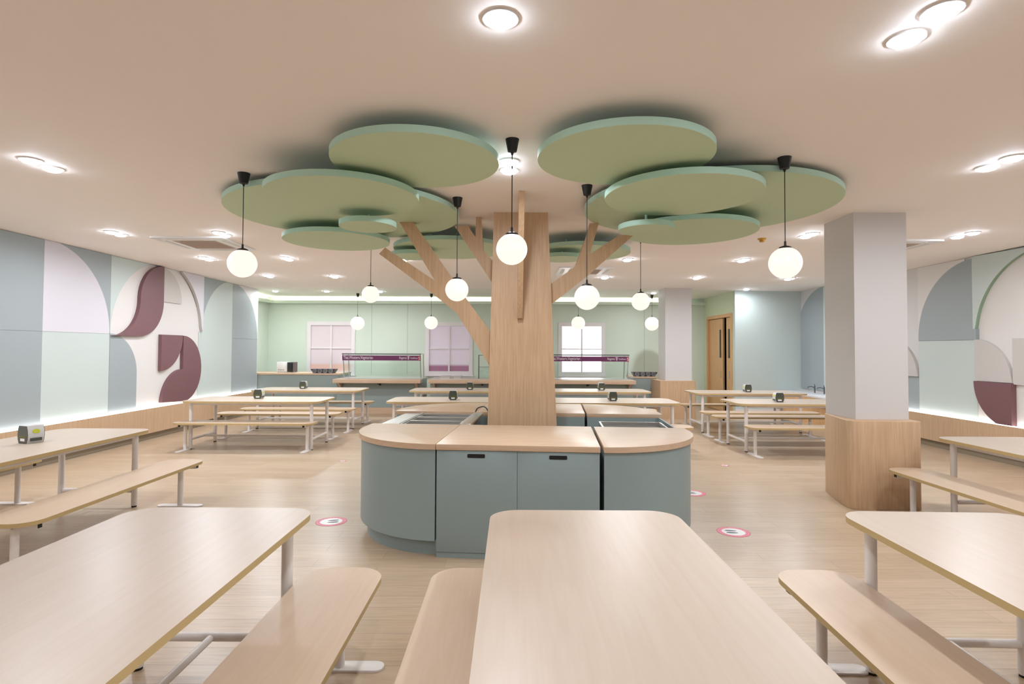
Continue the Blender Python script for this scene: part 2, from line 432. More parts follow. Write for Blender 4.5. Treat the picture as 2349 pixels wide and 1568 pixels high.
S = [(e2, ZT - 0.002)] + arc(e2, 2.49, q, 90, 180, 20)[1:] + arc(e2 - 2 * q, 2.49, q, 0, -90, 20)[1:]
S += [(e2 - q, 2.49 - q)] + arc(e2 - q, 2.49, q, -90, 0, 20)[1:]
board(W_, S, -0.008, 0.055, M['plum'], 'raised plum S shaped board high on the left mural')
board(W_, [(e2 + 0.003, 2.50)] + arc(e2 + 0.003, 2.50, q - 0.02, 0, 90, 20), -0.008, 0.018, M['warm'], 'small raised warm grey quarter circle beside the plum S')
board(W_, [(e2 - 0.04, 1.885)] + arc(e2 - 0.04, 1.885, q + 0.02, 270, 360, 20), -0.008, 0.055, M['plum'], 'raised plum quarter circle with a straight left edge, left mural')
P = arc(e2 + q, ZM + 0.015 - q, q, 90, -80, 34) + [p for p in arc(e2 + q, 0.574, q, 175, 90, 16)]
P = [(a, max(z, Z0)) for a, z in P]
board(W_, P, -0.008, 0.055, M['plum'], 'raised plum leaf shaped board reaching down to the light strip')
# right module, arch
a1 = [p for p in arc(e4, ZM, R, 180, 90, 30)]
a1 = [(a, min(z, ZT)) for a, z in a1]
board(W_, [(e3 + 0.025, Z0), (e4, Z0), (e4, ZT)] + a1[::-1][1:] + [(e3 + 0.025, ZM)], -0.02, 0.0, M['aqua'], 'pale aqua left half of the arch near the servery')
board(W_, [(e3 + 0.025, ZT), (e3 + 0.025, ZM + 0.01)] + a1[:-3], -0.02, -0.001, M['grey'], 'grey corner board above the aqua half arch')
a2 = [(a, min(z, ZT)) for a, z in arc(e4 + 0.003, ZM, R, 0, 90, 30)]
board(W_, [(e4 + 0.003, ZM + 0.002), (e5 - 0.01, ZM + 0.002)] + a2, -0.02, 0.0, M['grey'], 'upper grey quarter of the arch near the servery')
board(W_, rect(e4 + 0.003, e5 - 0.01, Z0, ZM - 0.002), -0.02, 0.0, M['grey'], 'lower grey board of the arch near the servery')
board(W_, [(e5 + 0.015, ZT), (e5 + 0.015, Z0), (e5 - 0.005, Z0), (e5 - 0.005, ZM)] + a2[1:-4] + [(e4 + 0.35, ZT)], -0.02, -0.001, M['cream'], 'cream corner board at the servery end of the left mural')
# right wall
W_ = 'right'
f0, f1, f2 = 8.84, 10.08, 11.4
RR = 1.24
qr = [(a, min(z, ZT)) for a, z in arc(f0, 1.82 + 0.06, RR, 0, 90, 30)]
board(W_, [(f0, 1.83)] + [(f0 + RR, 1.83)] + qr, -0.02, 0.0, M['grey'], 'big grey quarter circle board, right mural near the column')
board(W_, [(f1 + 0.002, ZT), (f1 + 0.002, 1.88)] + qr[1:-3] + [(qr[-4][0], ZT)], -0.02, -0.001, M['cream'], 'cream corner board above the big grey quarter circle')
board(W_, rect(f0 - 0.02, f1, Z0, 1.825), -0.02, 0.0, M['aqua'], 'pale aqua square board below the big grey quarter circle')
cc = [(a, min(z, ZT)) for a, z in arc(7.55, 1.86, 1.25, 0, 90, 30)]
board(W_, [(f0 - 0.003, ZT), (f0 - 0.003, 2.0)] + [(8.80, 2.0)] + [p for p in cc if p[1] > 2.0] , -0.02, 0.045, M['aqua'], 'raised pale aqua corner board at the right edge', M['green_trim'])
board(W_, rect(8.78, f0 - 0.003, 1.835, 1.998), -0.02, 0.045, M['grey'], 'tiny grey block under the raised aqua corner board')
board(W_, rect(4.9, 8.82, Z0, ZT), -0.02, -0.008, M['cream'], 'cream background board at the right edge of the right mural')
board(W_, [(8.82, 1.19)] + [(8.17, 1.19), (8.17, 1.25)] + arc(8.82, 1.19, 0.645, 176, 90, 20), -0.008, 0.04, M['warm'], 'raised warm grey quarter circle above the plum quarter circle')
board(W_, rect(7.0, 8.165, 1.17, 1.84), -0.008, 0.03, M['warm'], 'warm grey block at the right edge of the right mural')
board(W_, [(8.15, 1.185)] + arc(8.15, 1.185, 0.66, 0, -68, 22) + [(8.395, Z0), (8.15, Z0)], -0.008, 0.07, M['plum'], 'plum quarter circle board on the right mural')
board(W_, rect(f1 + 0.005, 10.75, Z0, 1.185), -0.02, 0.0, M['grey'], 'small grey board just beside the near column')
board(W_, [(10.75, 1.19)] + [(10.75, 1.84)] + arc(10.75, 1.19, 0.66, 90, 180, 20), -0.02, 0.03, M['warm'], 'small warm grey quarter circle just beside the near column')
board(W_, [(p[0], p[1]) for p in ([(13.15, 0.7), (14.17, 0.7), (14.17, 1.95)] + [(a, min(z, ZT)) for a, z in arc(13.15, 1.9, 1.24, 35, 90, 24)])], -0.02, 0.0, M['grey'], 'grey half arch board above the hand wash taps')
board(W_, rect(11.9, 13.147, 0.7, ZT), -0.02, 0.0, M['aqua'], 'pale aqua board beside the half arch at the hand wash')

# ================================================================== CEILING FITTINGS
def lamp_light(parent, e=LAMP_W):
    l = D.lights.new('lamp_light', 'AREA'); l.shape = 'DISK'; l.size = 0.11; l.energy = e; l.color = (0.94, 0.97, 1.02); l.spread = math.radians(175)
    o = D.objects.new('lamp_light', l); COL.objects.link(o); o.parent = parent; o.location = (0, 0, -0.034)
    return o
bm = B(); lathe(bm, [(0.082, 0.0), (0.082, -0.008), (0.068, -0.012), (0.066, 0.0)], 24)
dl = thing('downlight', 'x', 'light', (1.885, 2.655, ZC), 0, 'recessed ceiling downlights')
finish(bm, 'trim_ring', M['white'], dl)
bm = B(); lathe(bm, [(0.066, 0.0), (0.066, -0.012), (0.058, -0.022), (0.04, -0.029), (0.0, -0.032)], 24); finish(bm, 'lens', M['puck'], dl)
rows = []
def pair(x, y, gap, txt, x2=None): rows.append((x, y, 'nearer of two round ceiling downlights ' + txt)); rows.append((x if x2 is None else x2, y + gap, 'farther of two round ceiling downlights ' + txt))
rows.append((-0.056, 2.507, 'round ceiling downlight at the top middle of the photo, nearest the camera'))
pair(1.885, 2.43, 0.225, 'at the top right corner of the photo')
pair(-3.85, 4.463, 0.21, 'at the far left, level with the front tree discs')
pair(-0.025, 4.44, 0.23, 'between the two largest front tree discs')
pair(3.86, 4.30, 0.23, 'at the far right, level with the front tree discs')
pair(-5.19, 7.25, 0.17, 'left of the left air conditioning unit')
pair(-3.80, 7.25, 0.17, 'right of the left air conditioning unit')
pair(3.84, 7.15, 0.17, 'left of the near column top')
pair(5.81, 7.05, 0.25, 'right of the near column top')
pair(-5.12, 9.30, 0.18, 'behind the left air conditioning unit')
pair(-3.75, 9.26, 0.18, 'behind the lowest left tree disc')
pair(-1.85, 9.34, 0.18, 'seen through the fork of the left branch')
pair(1.92, 9.23, 0.10, 'just right of the right branch tip')
pair(3.835, 9.21, 0.14, 'below the small brass detector')
pair(-5.04, 11.50, 0.2, 'left of centre in front of the left servery')
pair(-3.69, 11.58, 0.15, 'right of centre in front of the left servery')
pair(1.93, 11.55, 0.12, 'beyond the far air conditioning unit')
pair(3.84, 11.52, 0.14, 'in front of the far column')
pair(5.78, 11.6, 0.14, 'low behind the right globe pendant')
rows += [(5.748, 13.75, 'round ceiling downlight over the pale aqua wall beside the double door'),
         (-6.2, 14.73, 'round downlight in the green ceiling nearest the left mural'),
         (-4.84, 14.70, 'round downlight in the green ceiling above the first window'),
         (-3.45, 14.72, 'round downlight in the green ceiling behind a globe pendant'),
         (3.73, 14.74, 'round downlight in the green ceiling above the second cutlery tray')]
# lamps of the part of the hall behind the camera keep the room evenly lit
hidden = [(-3.85, 0.3), (-0.03, 0.3), (3.86, 0.3), (-3.85, -2.0), (-0.03, -2.0), (3.86, -2.0), (-5.6, 2.5), (5.6, 2.5), (-5.9, 4.5), (5.8, 4.5)]
first = True
for x, y, lb in rows:
    if first: r = dl; r.location = (x, y, ZC); r['label'] = lb; first = False
    else: r = dup(dl, (x, y, ZC), 0, lb)
    r['_e'] = 1
for x, y in hidden:
    dup(dl, (x, y, ZC), 0, 'round ceiling downlight outside the photo, over the hall near the camera')
for o in [o for o in list(COL.objects) if o.name.startswith('downlight')]:
    if '_e' in o: del o['_e']
    lamp_light(o, LAMP_W * (2.2 if o.location.y > 14.5 else 1.9 if o.location.y < 2.2 or (abs(o.location.x) > 5.5 and o.location.y < 5) else 1.0))

def ac(x, y, label):
    t = thing('ceiling_air_conditioner', label, 'air conditioner', (x, y, ZC), 0, 'ceiling air conditioning cassettes')
    bm = B(); prism(bm, rrect(-0.5, 0.5, -0.5, 0.5, 0.04), -0.022, 0.0); finish(bm, 'face_panel', M['white'], t)
    bm = B()
    for i in range(4):
        a = i * PI / 2; ca, sa = round(math.cos(a)), round(math.sin(a))
        pts = [(-0.30, -0.44), (0.30, -0.44), (0.30, -0.385), (-0.30, -0.385)]
        prism(bm, [(ca * px - sa * py, sa * px + ca * py) for px, py in pts], -0.028, -0.0222)
    finish(bm, 'air_louver', M['cream'], t)
    bm = B()
    box(bm, -0.3, 0.3, -0.3, 0.3, -0.026, -0.0222)
    for i in range(14):
        y0 = -0.28 + i * 0.042; box(bm, -0.28, 0.28, y0, y0 + 0.012, -0.030, -0.026)
    finish(bm, 'intake_grille', M['grille'], t)
ac(-4.39, 8.03, 'white square ceiling air conditioner over the left rows of tables')
ac(5.32, 8.0, 'white square ceiling air conditioner half hidden by the near column')
ac(1.37, 10.65, 'white square ceiling air conditioner seen behind the right tree branch')
t = thing('smoke_detector', 'small brass coloured round detector on the ceiling right of the tree discs', 'detector', (3.352, 7.5, ZC))
bm = B(); lathe(bm, [(0.055, 0), (0.055, -0.012), (0.045, -0.02)], 20); finish(bm, 'base', M['brass'], t)
bm = B(); lathe(bm, [(0.032, -0.02), (0.034, -0.045), (0.0, -0.055)], 20); finish(bm, 'sensor_cap', M['brass'], t)

# pendants
def pendant(x, y, z, r, label, group='white globe pendant lamps'):
    t = thing('globe_pendant', label, 'pendant lamp', (x, y, ZC), 0, group)
    k = min(r / 0.117, 1.0) if r < 0.14 else 0.85
    bm = B(); lathe(bm, [(0.052 * k, 0), (0.050 * k, -0.008), (0.034 * k, -0.088), (0.012, -0.094), (0.006, -0.112), (0, -0.112)], 24); finish(bm, 'canopy', M['black'], t)
    zc = z - ZC
    bm = B(); tube(bm, (0, 0, -0.108), (0, 0, zc + r + 0.02), 0.0035, 8); finish(bm, 'cord', M['black'], t)
    bm = B(); lathe(bm, [(0.0, 0.05), (0.008, 0.048), (0.009, 0.015), (0.042, 0.004), (0.05, -0.012), (0, -0.012)], 24, (0, 0, zc + r * 0.985)); finish(bm, 'cap', M['black'], t)
    bm = B(); lathe(bm, [(0, -r)] + [(r * math.cos(a), r * math.sin(a)) for a in [math.radians(-80 + i * 10) for i in range(17)]] + [(0, r)], 40, (0, 0, zc))
    finish(bm, 'globe', M['globe'], t)
pendant(-2.303, 4.79, 2.369, .119, 'globe pendant hanging in front of the leftmost tree disc')
pendant(-1.94, 7.72, 2.392, .117, 'globe pendant hanging behind the left tree discs, cord emerging below the disc')
pendant(-0.54, 5.54, 2.232, .114, 'globe pendant in front of the forked left branch')
pendant(0.0, 3.98, 2.358, .111, 'globe pendant in front of the tree trunk')
pendant(0.685, 5.1, 2.122, .114, 'globe pendant just right of the trunk, in front of the right branch')
pendant(1.68, 7.3, 2.276, .117, 'globe pendant right of the right branch, under the small disc')
pendant(2.115, 4.33, 2.325, .121, 'globe pendant hanging in front of the rightmost tree disc')
pendant(-4.19, 15.3, 2.33, .185, 'globe pendant above the left sneeze guard, in front of the first window')
pendant(-2.185, 15.3, 2.352, .178, 'globe pendant between the first two windows')
pendant(1.82, 15.3, 2.359, .185, 'globe pendant in front of the bright daylit window')
pendant(3.84, 15.35, 2.357, .188, 'globe pendant left of the far white column')

# tree canopy discs
def canopy_disc(x, y, r, z, label, rods=((0.3, 0.2), (-0.3, -0.2), (0.2, -0.35)), top=ZC, th=0.05):
    t = thing('canopy_disc', label, 'ceiling disc', (x, y, z), 0, 'round green canopy discs of the tree')
    bm = B(); n = 96
    pr = [(r * math.cos(2 * PI * i / n), r * math.sin(2 * PI * i / n)) for i in range(n)]
    prism(bm, pr, 0.002, th, 'z', 1, 1); finish(bm, 'rim', [M['disc_face'], M['disc_rim']], t)
    bm = B(); prism(bm, [(a * 0.999, b * 0.999) for a, b in pr], 0, 0.0018); finish(bm, 'underside', M['disc_face'], t)
    for a, b in rods:
        bm = B(); tube(bm, (a * r, b * r, th), (a * r, b * r, top - z), 0.012, 10); tube(bm, (a * r, b * r, th), (a * r, b * r, th + 0.008), 0.035, 16)
        finish(bm, 'hanging_rod', M['disc_rim'], t)
canopy_disc(-0.703, 4.075, .606, 2.998, 'upper left front green disc, closest to the two middle downlights')
canopy_disc(0.795, 3.95, .615, 2.998, 'upper right front green disc, nearest of the right cluster')
canopy_disc(-1.74, 5.9, 1.18, 3.05, 'very large green disc at the back of the left cluster', rods=((-.5, .3), (.3, .7), (-.6, -.3), (.5, .5)))
canopy_disc(1.93, 5.57, 1.20, 3.05, 'very large green disc at the back of the right cluster', rods=((.5, .3), (-.3, .7), (.7, -.2), (-.5, .5)))
canopy_disc(-1.409, 4.67, .622, 2.90, 'middle left green disc overlapping the large disc', rods=((-.2, .5), (.3, .4)), top=3.05)
canopy_disc(1.395, 4.58, .627, 2.90, 'middle right green disc overlapping the large disc', rods=((.2, .5), (.5, .3)), top=3.05)
canopy_disc(-1.346, 5.23, .262, 2.78, 'small lowest green disc of the left cluster', rods=((0, 0),), top=2.90)
canopy_disc(1.274, 5.31, .26, 2.78, 'small lowest green disc of the right cluster', rods=((0, 0),), top=3.05)
canopy_disc(-2.087, 6.69, .615, 2.92, 'low left green disc in front of the far downlights', rods=((-.2, -.2), (.5, 0)), top=3.05)
canopy_disc(1.95, 6.10, .69, 2.92, 'low right green disc behind the small disc', rods=((.3, -.2), (-.2, .1)), top=3.05)
canopy_disc(-0.82, 7.45, .74, 2.96, 'far left green disc seen behind the left branches')
canopy_disc(-1.30, 7.40, .29, 2.86, 'small dark far disc behind the left branch fork', rods=((0, 0),), top=2.96)
canopy_disc(0.95, 7.75, .68, 2.97, 'far right green disc seen behind the right branch')
canopy_disc(0.68, 7.55, .28, 2.86, 'small far disc hanging right of the trunk', rods=((0, 0),), top=2.97)

# ================================================================== TREE
tr = thing('tree_column', 'oak clad tapered tree trunk with flat board branches rising to the ceiling', 'tree column', (0.11, 6.36, 0))
bm = B()
hb, ht = 0.40, 0.296
v = [bm.verts.new(p) for p in [(0.018 - hb, -0.29, 0), (0.018 + hb, -0.29, 0), (0.018 + hb, 0.29, 0), (0.018 - hb, 0.29, 0), (-0.012 - ht, -0.24, ZC), (-0.012 + ht, -0.24, ZC), (-0.012 + ht, 0.24, ZC), (-0.012 - ht, 0.24, ZC)]]
for qd in [(0, 3, 2, 1), (4, 5, 6, 7), (0, 1, 5, 4), (1, 2, 6, 5), (2, 3, 7, 6), (3, 0, 4, 7)]: bm.faces.new([v[i] for i in qd])
finish(bm, 'trunk', M['oakv'], tr)
def branch(pts, Y, th=0.10):
    bm = B(); prism(bm, [(x - 0.11, min(z, ZC - 0.002)) for x, z in pts], Y - 6.36 - th / 2, Y - 6.36 + th / 2, 'y')
    return finish(bm, 'branch', M['oakv'], tr)
branch([(-0.20, 1.80), (-0.503, 2.206), (-0.659, 2.432), (-1.091, 3.048), (-1.246, 3.048), (-0.846, 2.399), (-1.404, 2.766), (-1.468, 2.695), (-0.864, 2.25), (-0.604, 2.044), (-0.345, 1.634), (-0.20, 1.40)], 6.25)
branch([(-0.18, 2.60), (-0.18, 2.34), (-0.614, 2.997), (-0.65, 3.045), (-0.50, 3.045), (-0.413, 2.919), (-0.407, 3.143), (-0.35, 3.143), (-0.319, 2.772)], 6.40)
branch([(0.42, 2.36), (0.676, 2.545), (0.71, 2.579), (0.82, 2.88), (0.867, 3.048), (0.964, 3.048), (0.864, 2.701), (1.192, 2.918), (1.35, 2.918), (0.848, 2.469), (0.42, 2.13)], 6.25)
bm = B(); prism(bm, [(5.28 - 6.36, ZC - 0.002), (5.55 - 6.36, ZC - 0.002), (-0.26, 2.45), (-0.26, 1.98), (-0.32, 1.98)], -0.045, 0.01, 'x'); finish(bm, 'branch', M['oakv'], tr)

# ================================================================== ISLAND
IO = Vector((0.05, 4.42, 0)); IR = math.radians(-4.5)
def iw(u, v_, z=0):
    ca, sa = math.cos(IR), math.sin(IR)
    return (IO.x + u * ca - v_ * sa, IO.y + u * sa + v_ * ca, z)
HT = 0.895
def end_outline(s, u0, u1, v0, v1, front=True, inset=0.0, n=22):
    """quarter rounded counter end: straight inner edges, outer curve; front=True curves toward v0"""
    a = (u1 - u0) - inset; b = (v1 - v0) * 0.80 - inset; pts = []
    if front:
        cv = v0 + inset + b
        pts = [(s * u0, v1), (s * u0, v0 + inset)] + [(s * (u0 + a * math.sin(t)), cv - b * math.cos(t)) for t in [PI / 2 * i / n for i in range(1, n + 1)]] + [(s * (u0 + a), v1)]
    else:
        cv = v1 - inset - b
        pts = [(s * u0, v0), (s * u0, v1 - inset)] + [(s * (u0 + a * math.sin(t)), cv + b * math.cos(t)) for t in [PI / 2 * i / n for i in range(1, n + 1)]] + [(s * (u0 + a), v0)]
    return pts if s > 0 else pts[::-1]
def counter_end(s, u0, v0, v1, front, label, ue=1.54):
    t = thing('counter_end', label, 'counter', (IO.x, IO.y, 0), IR, 'rounded end counters of the centre island')
    bm = B(); prism(bm, end_outline(s, u0, ue, v0, v1, front), HT - 0.045, HT, bev=0.002); finish(bm, 'countertop', M['oakh'], t)
    bm = B(); prism(bm, end_outline(s, u0 + 0.004, ue, v0, v1, front, 0.022), 0.127, HT - 0.045); finish(bm, 'body', M['cab'], t)
    bm = B(); prism(bm, end_outline(s, u0 + 0.004, ue, v0, v1, front, 0.085), 0.0, 0.127); finish(bm, 'plinth', M['cab'], t)
def cabinet(v0, v1, front, label, doors):
    t = thing('counter_cabinet', label, 'cabinet', (IO.x, IO.y, 0), IR, 'straight cabinets of the centre island')
    u = 0.645
    bm = B(); box(bm, -u, u, v0, v1, HT - 0.045, HT, bev=0.002); finish(bm, 'countertop', M['oakh'], t)
    f = v0 + 0.035 if front else v0; bk = v1 if front else v1 - 0.035
    bm = B(); box(bm, -u + 0.004, u - 0.004, f, bk, 0.0, HT - 0.045); finish(bm, 'body', M['cab'], t)
    if front:
        bm = B(); box(bm, -u + 0.004, u - 0.004, v0 + 0.024, v0 + 0.0345, 0.0, 0.043); finish(bm, 'plinth', M['cab'], t)
    for (a, b, hx) in doors:
        y0, y1 = (v0 + 0.016, v0 + 0.0345) if front else (v1 - 0.0345, v1 - 0.016)
        bm = B(); box(bm, a, b, y0, y1, 0.047, HT - 0.05, bev=0.001); d = finish(bm, 'door', M['cab'], t)
        bm = B(); ya, yb = (y0 - 0.004, y0 + 0.002) if front else (y1 - 0.002, y1 + 0.004)
        prism(bm, rrect(hx - 0.07, hx + 0.07, 0.79, 0.82, 0.008, 4), ya, yb, 'y'); finish(bm, 'handle', M['black'], d)
cabinet(0.0, 1.16, True, 'blue grey two door cabinet with wood top facing the camera', [(-0.641, -0.001, -0.325), (0.002, 0.641, 0.32)])
cabinet(2.29, 3.43, False, 'blue grey cabinet with wood top behind the trunk', [(-0.641, -0.001, -0.32), (0.002, 0.641, 0.32)])
counter_end(-1, 0.65, 0.0, 1.16, True, 'rounded blue grey counter end at the front left of the island')
counter_end(1, 0.672, 0.0, 1.16, True, 'rounded blue grey counter end at the front right, beside the dark gap')
counter_end(-1, 0.65, 2.29, 3.43, False, 'rounded counter end at the back left, behind the food wells', 1.64)
counter_end(1, 0.668, 2.29, 3.43, False, 'rounded counter end at the back right, behind the hot plate')
# bain marie
t = thing('food_warmer', 'stainless steel food warmer with three wells on the left of the island', 'food warmer', (IO.x, IO.y, 0), IR)
bm = B()
U0, U1, V0, V1 = -1.50, -0.60, 1.18, 2.27
w0, w1, wv0, wv1 = -1.27, -0.68, 1.22, 2.2
zt = 0.872
box(bm, U0, w0, V0, V1, zt - 0.03, zt); box(bm, w1, U1, V0, V1, zt - 0.03, zt)
box(bm, w0, w1, V0, wv0, zt - 0.03, zt); box(bm, w0, w1, wv1, V1, zt - 0.03, zt)
finish(bm, 'steel_top', M['steel'], t)
for i in range(3):
    a = wv0 + i * (wv1 - wv0) / 3; b = a + (wv1 - wv0) / 3
    bm = B(); th = 0.01
    box(bm, w0, w1, a + 0.004, b - 0.004, zt - 0.125, zt - 0.115)
    box(bm, w0, w0 + th, a + 0.004, b - 0.004, zt - 0.15, zt - 0.004); box(bm, w1 - th, w1, a + 0.004, b - 0.004, zt - 0.15, zt - 0.004)
    box(bm, w0 + th, w1 - th, a + 0.004, a + 0.03, zt - 0.15, zt + 0.006); box(bm, w0 + th, w1 - th, b - 0.03, b - 0.004, zt - 0.15, zt + 0.006)
    finish(bm, 'well', M['steel'], t)
bm = B(); box(bm, U0 + 0.02, U1, V0 + 0.001, V1 - 0.001, 0.12, zt - 0.161); box(bm, U0 + 0.02, w0 - 0.002, V0 + 0.001, V1 - 0.001, zt - 0.161, zt - 0.031); box(bm, w1 + 0.002, U1, V0 + 0.001, V1 - 0.001, zt - 0.161, zt - 0.031)
finish(bm, 'body', M['cab'], t)
bm = B(); box(bm, -0.66, -0.545, V0 + 0.005, V1 - 0.12, zt + 0.0005, zt + 0.03, bev=0.004); finish(bm, 'control_box', M['steel'], t)
for a in (-1.30, -1.275):
    bm = B(); box(bm, a - 0.006, a + 0.006, V0 + 0.005, V1 - 0.01, zt + 0.0005, zt + 0.012); finish(bm, 'guide_rail', M['steel'], t)
bm = B(); c0 = [(-0.63, 2.10, zt + 0.046), (-0.60, 2.10, zt + 0.09), (-0.52, 2.05, zt + 0.11), (-0.46, 1.95, zt + 0.06), (-0.43, 1.85, zt - 0.05), (-0.42, 1.75, zt - 0.25), (-0.42, 1.7, 0.3), (-0.42, 1.6, 0.02)]
sm = []
for i in range(len(c0) - 1):
    p0 = Vector(c0[max(i - 1, 0)]); p1 = Vector(c0[i]); p2 = Vector(c0[i + 1]); p3 = Vector(c0[min(i + 2, len(c0) - 1)])
    for k in range(6):
        s = k / 6.0
        sm.append(0.5 * ((2 * p1) + (-p0 + p2) * s + (2 * p0 - 5 * p1 + 4 * p2 - p3) * s * s + (-p0 + 3 * p1 - 3 * p2 + p3) * s ** 3))
sm.append(Vector(c0[-1])); path(bm, sm, 0.007); finish(bm, 'power_cable', M['black'], t)
# right bay
t = thing('hot_plate_unit', 'low steel framed black glass hot plate on the right of the island', 'hot plate', (IO.x, IO.y, 0), IR)
bm = B(); box(bm, 0.80, 1.44, 1.20, 1.95, 0.70, 0.80); finish(bm, 'housing', M['steel'], t)
bm = B(); 
for a, b, c_, d in ((0.78, 1.46, 1.185, 1.205), (0.78, 1.46, 1.945, 1.965), (0.78, 0.80, 1.205, 1.945), (1.44, 1.46, 1.205, 1.945)): box(bm, a, b, c_, d, 0.69, 0.845)
finish(bm, 'steel_rim', M['steel'], t)
bm = B(); box(bm, 0.801, 1.439, 1.206, 1.944, 0.801, 0.812); finish(bm, 'glass_plate', M['oven_door'], t)
bm = B(); box(bm, 0.76, 0.78, 1.25, 1.33, 0.72, 0.80, bev=0.004); finish(bm, 'switch', M['print_red'], t)
bm = B(); box(bm, 0.80, 1.46, 1.20, 1.95, 0.12, 0.69); finish(bm, 'body', M['cab'], t)
bm = B(); box(bm, 1.49, 1.51, 1.165, 2.285, 0.0, 0.86); o = finish(bm, 'side_panel', M['cab'], loc=(IO.x, IO.y, 0), rot=(0, 0, IR)); tag(o, 'thin blue grey side panel closing the right bay of the island', 'panel')

# ================================================================== COLUMNS
t = thing('column', 'near white square column with oak clad base, right of the island', 'column', (3.98, 6.33, 0))
bm = B(); box(bm, -0.285, 0.285, -0.28, 0.29, 0.9, ZC); finish(bm, 'shaft', M['wall'], t)
bm = B(); pts = [(-0.37, -0.44), (-0.43, -0.40), (-0.445, -0.36), (-0.36, 0.08), (-0.33, 0.42), (0.40, 0.42), (0.345, -0.41), (0.31, -0.45)]
pts = [(-0.44, -0.36), (-0.41, -0.43), (-0.36, -0.45), (0.28, -0.45), (0.30, -0.43), (0.32, 0.31), (-0.286, 0.31), (-0.355, 0.06)]
prism(bm, pts, 0, 0.915, bev=0.004); finish(bm, 'wood_base', M['oakv'], t, ang=50)
t = thing('column', 'far white square column with oak clad base beside the servery', 'column', (4.05, 13.95, 0))
bm = B(); box(bm, -0.32, 0.32, -0.33, 0.3, 0.9, ZC); finish(bm, 'shaft', M['wall'], t)
bm = B(); prism(bm, rrect(-0.49, 0.37, -0.5, 0.4, 0.04), 0, 0.905); finish(bm, 'wood_base', M['oakv'], t, ang=50)

# ================================================================== TABLES AND BENCHES  (long axis = local x)
TT = 0.785
def make_table():
    t = thing('dining_table', 'x', 'table')
    bm = B(); prism(bm, rrect(-1.12, 1.12, -0.49, 0.49, 0.15, 12), TT - 0.03, TT, 'z', 0, 1); finish(bm, 'tabletop', [M['top'], M['edge']], t)
    for sx in (-0.98, 0.98):
        for sy in (-0.38, 0.38):
            bm = B(); tube(bm, (sx, sy, 0.014), (sx, sy, TT - 0.031), 0.028, 20); o = finish(bm, 'leg', M['white_metal'], t)
            bm = B(); tube(bm, (sx, sy, 0.0), (sx, sy, 0.013), 0.024, 16); finish(bm, 'foot_cap', M['black'], o)
        bm = B(); tube(bm, (sx, -0.354, 0.165), (sx, 0.354, 0.165), 0.022, 14); finish(bm, 'stretcher', M['white_metal'], t)
    bm = B(); tube(bm, (-0.96, 0, 0.165), (0.96, 0, 0.165), 0.018, 14); finish(bm, 'centre_bar', M['white_metal'], t)
    bm = B()
    for sy in (-0.38, 0.38): box(bm, -0.952, 0.952, sy - 0.015, sy + 0.015, TT - 0.07, TT - 0.0305)
    for sx in (-0.98, 0.98): box(bm, sx - 0.015, sx + 0.015, -0.352, 0.352, TT - 0.07, TT - 0.0305)
    finish(bm, 'apron_frame', M['white_metal'], t)
    return t
ST = 0.46
def make_bench():
    t = thing('bench', 'x', 'bench')
    bm = B(); prism(bm, rrect(-1.12, 1.12, -0.21, 0.21, 0.15, 12), ST - 0.028, ST, 'z', 0, 1); finish(bm, 'seat', [M['seat'], M['edge']], t)
    for sx in (-0.98, 0.98):
        bm = B(); tube(bm, (sx, 0, 0.0125), (sx, 0, ST - 0.07), 0.026, 20); finish(bm, 'leg', M['white_metal'], t)
        bm = B(); prism(bm, rrect(sx - 0.045, sx + 0.045, -0.23, 0.23, 0.044, 8), 0, 0.012, bev=0.002); finish(bm, 'foot_plate', M['white_metal'], t)
        bm = B(); box(bm, sx - 0.02, sx + 0.02, -0.17, 0.17, ST - 0.07, ST - 0.0285); o = finish(bm, 'cross_rail', M['white_metal'], t)
        bm = B(); box(bm, sx - 0.017, sx + 0.017, -0.174, -0.1701, ST - 0.066, ST - 0.033); box(bm, sx - 0.017, sx + 0.017, 0.1701, 0.174, ST - 0.066, ST - 0.033)
        finish(bm, 'end_cap', M['black'], o)
    return t
TA = make_table(); BE = make_bench()
H = PI / 2
GT, GB = 'maple topped canteen tables', 'maple seated canteen benches'
tables = [
    ((0.385, 1.93), H, 'maple topped table in the centre foreground, in front of the island'),
    ((-1.53, 1.95), H, 'maple topped table filling the lower left foreground'),
    ((2.205, 1.93), H - 0.03, 'maple topped table at the lower right foreground'),
    ((-4.28, 4.89), H, 'maple topped table at the left edge with the white side of a napkin box showing'),
    ((4.75, 4.60), H, 'maple topped table at the right edge, behind the near column'),
    ((-4.22, 9.55), 0, 'left row table nearer the camera, in front of the left mural'),
    ((-4.22, 11.95), 0, 'left row table farther back, in front of the servery counter'),
    ((-0.93, 9.62), 0, 'middle row table just behind the island, left of the trunk'),
    ((1.65, 9.58), 0, 'middle row table just behind the island, right of the trunk'),
    ((-0.98, 11.97), 0, 'farthest middle table, left of the trunk by the servery'),
    ((1.76, 11.95), 0, 'farthest middle table, right of the trunk by the servery'),
    ((4.80, 9.545), 0, 'right row table nearer the camera, left of the near column'),
    ((4.82, 11.68), 0, 'right row table farther back, before the double door')]
for i, (p, rz, lb) in enumerate(tables):
    if i == 0: TA.location = (*p, 0); TA.rotation_euler = (0, 0, rz); TA['label'] = lb; TA['group'] = GT
    else: dup(TA, (*p, 0), rz, lb, GT)
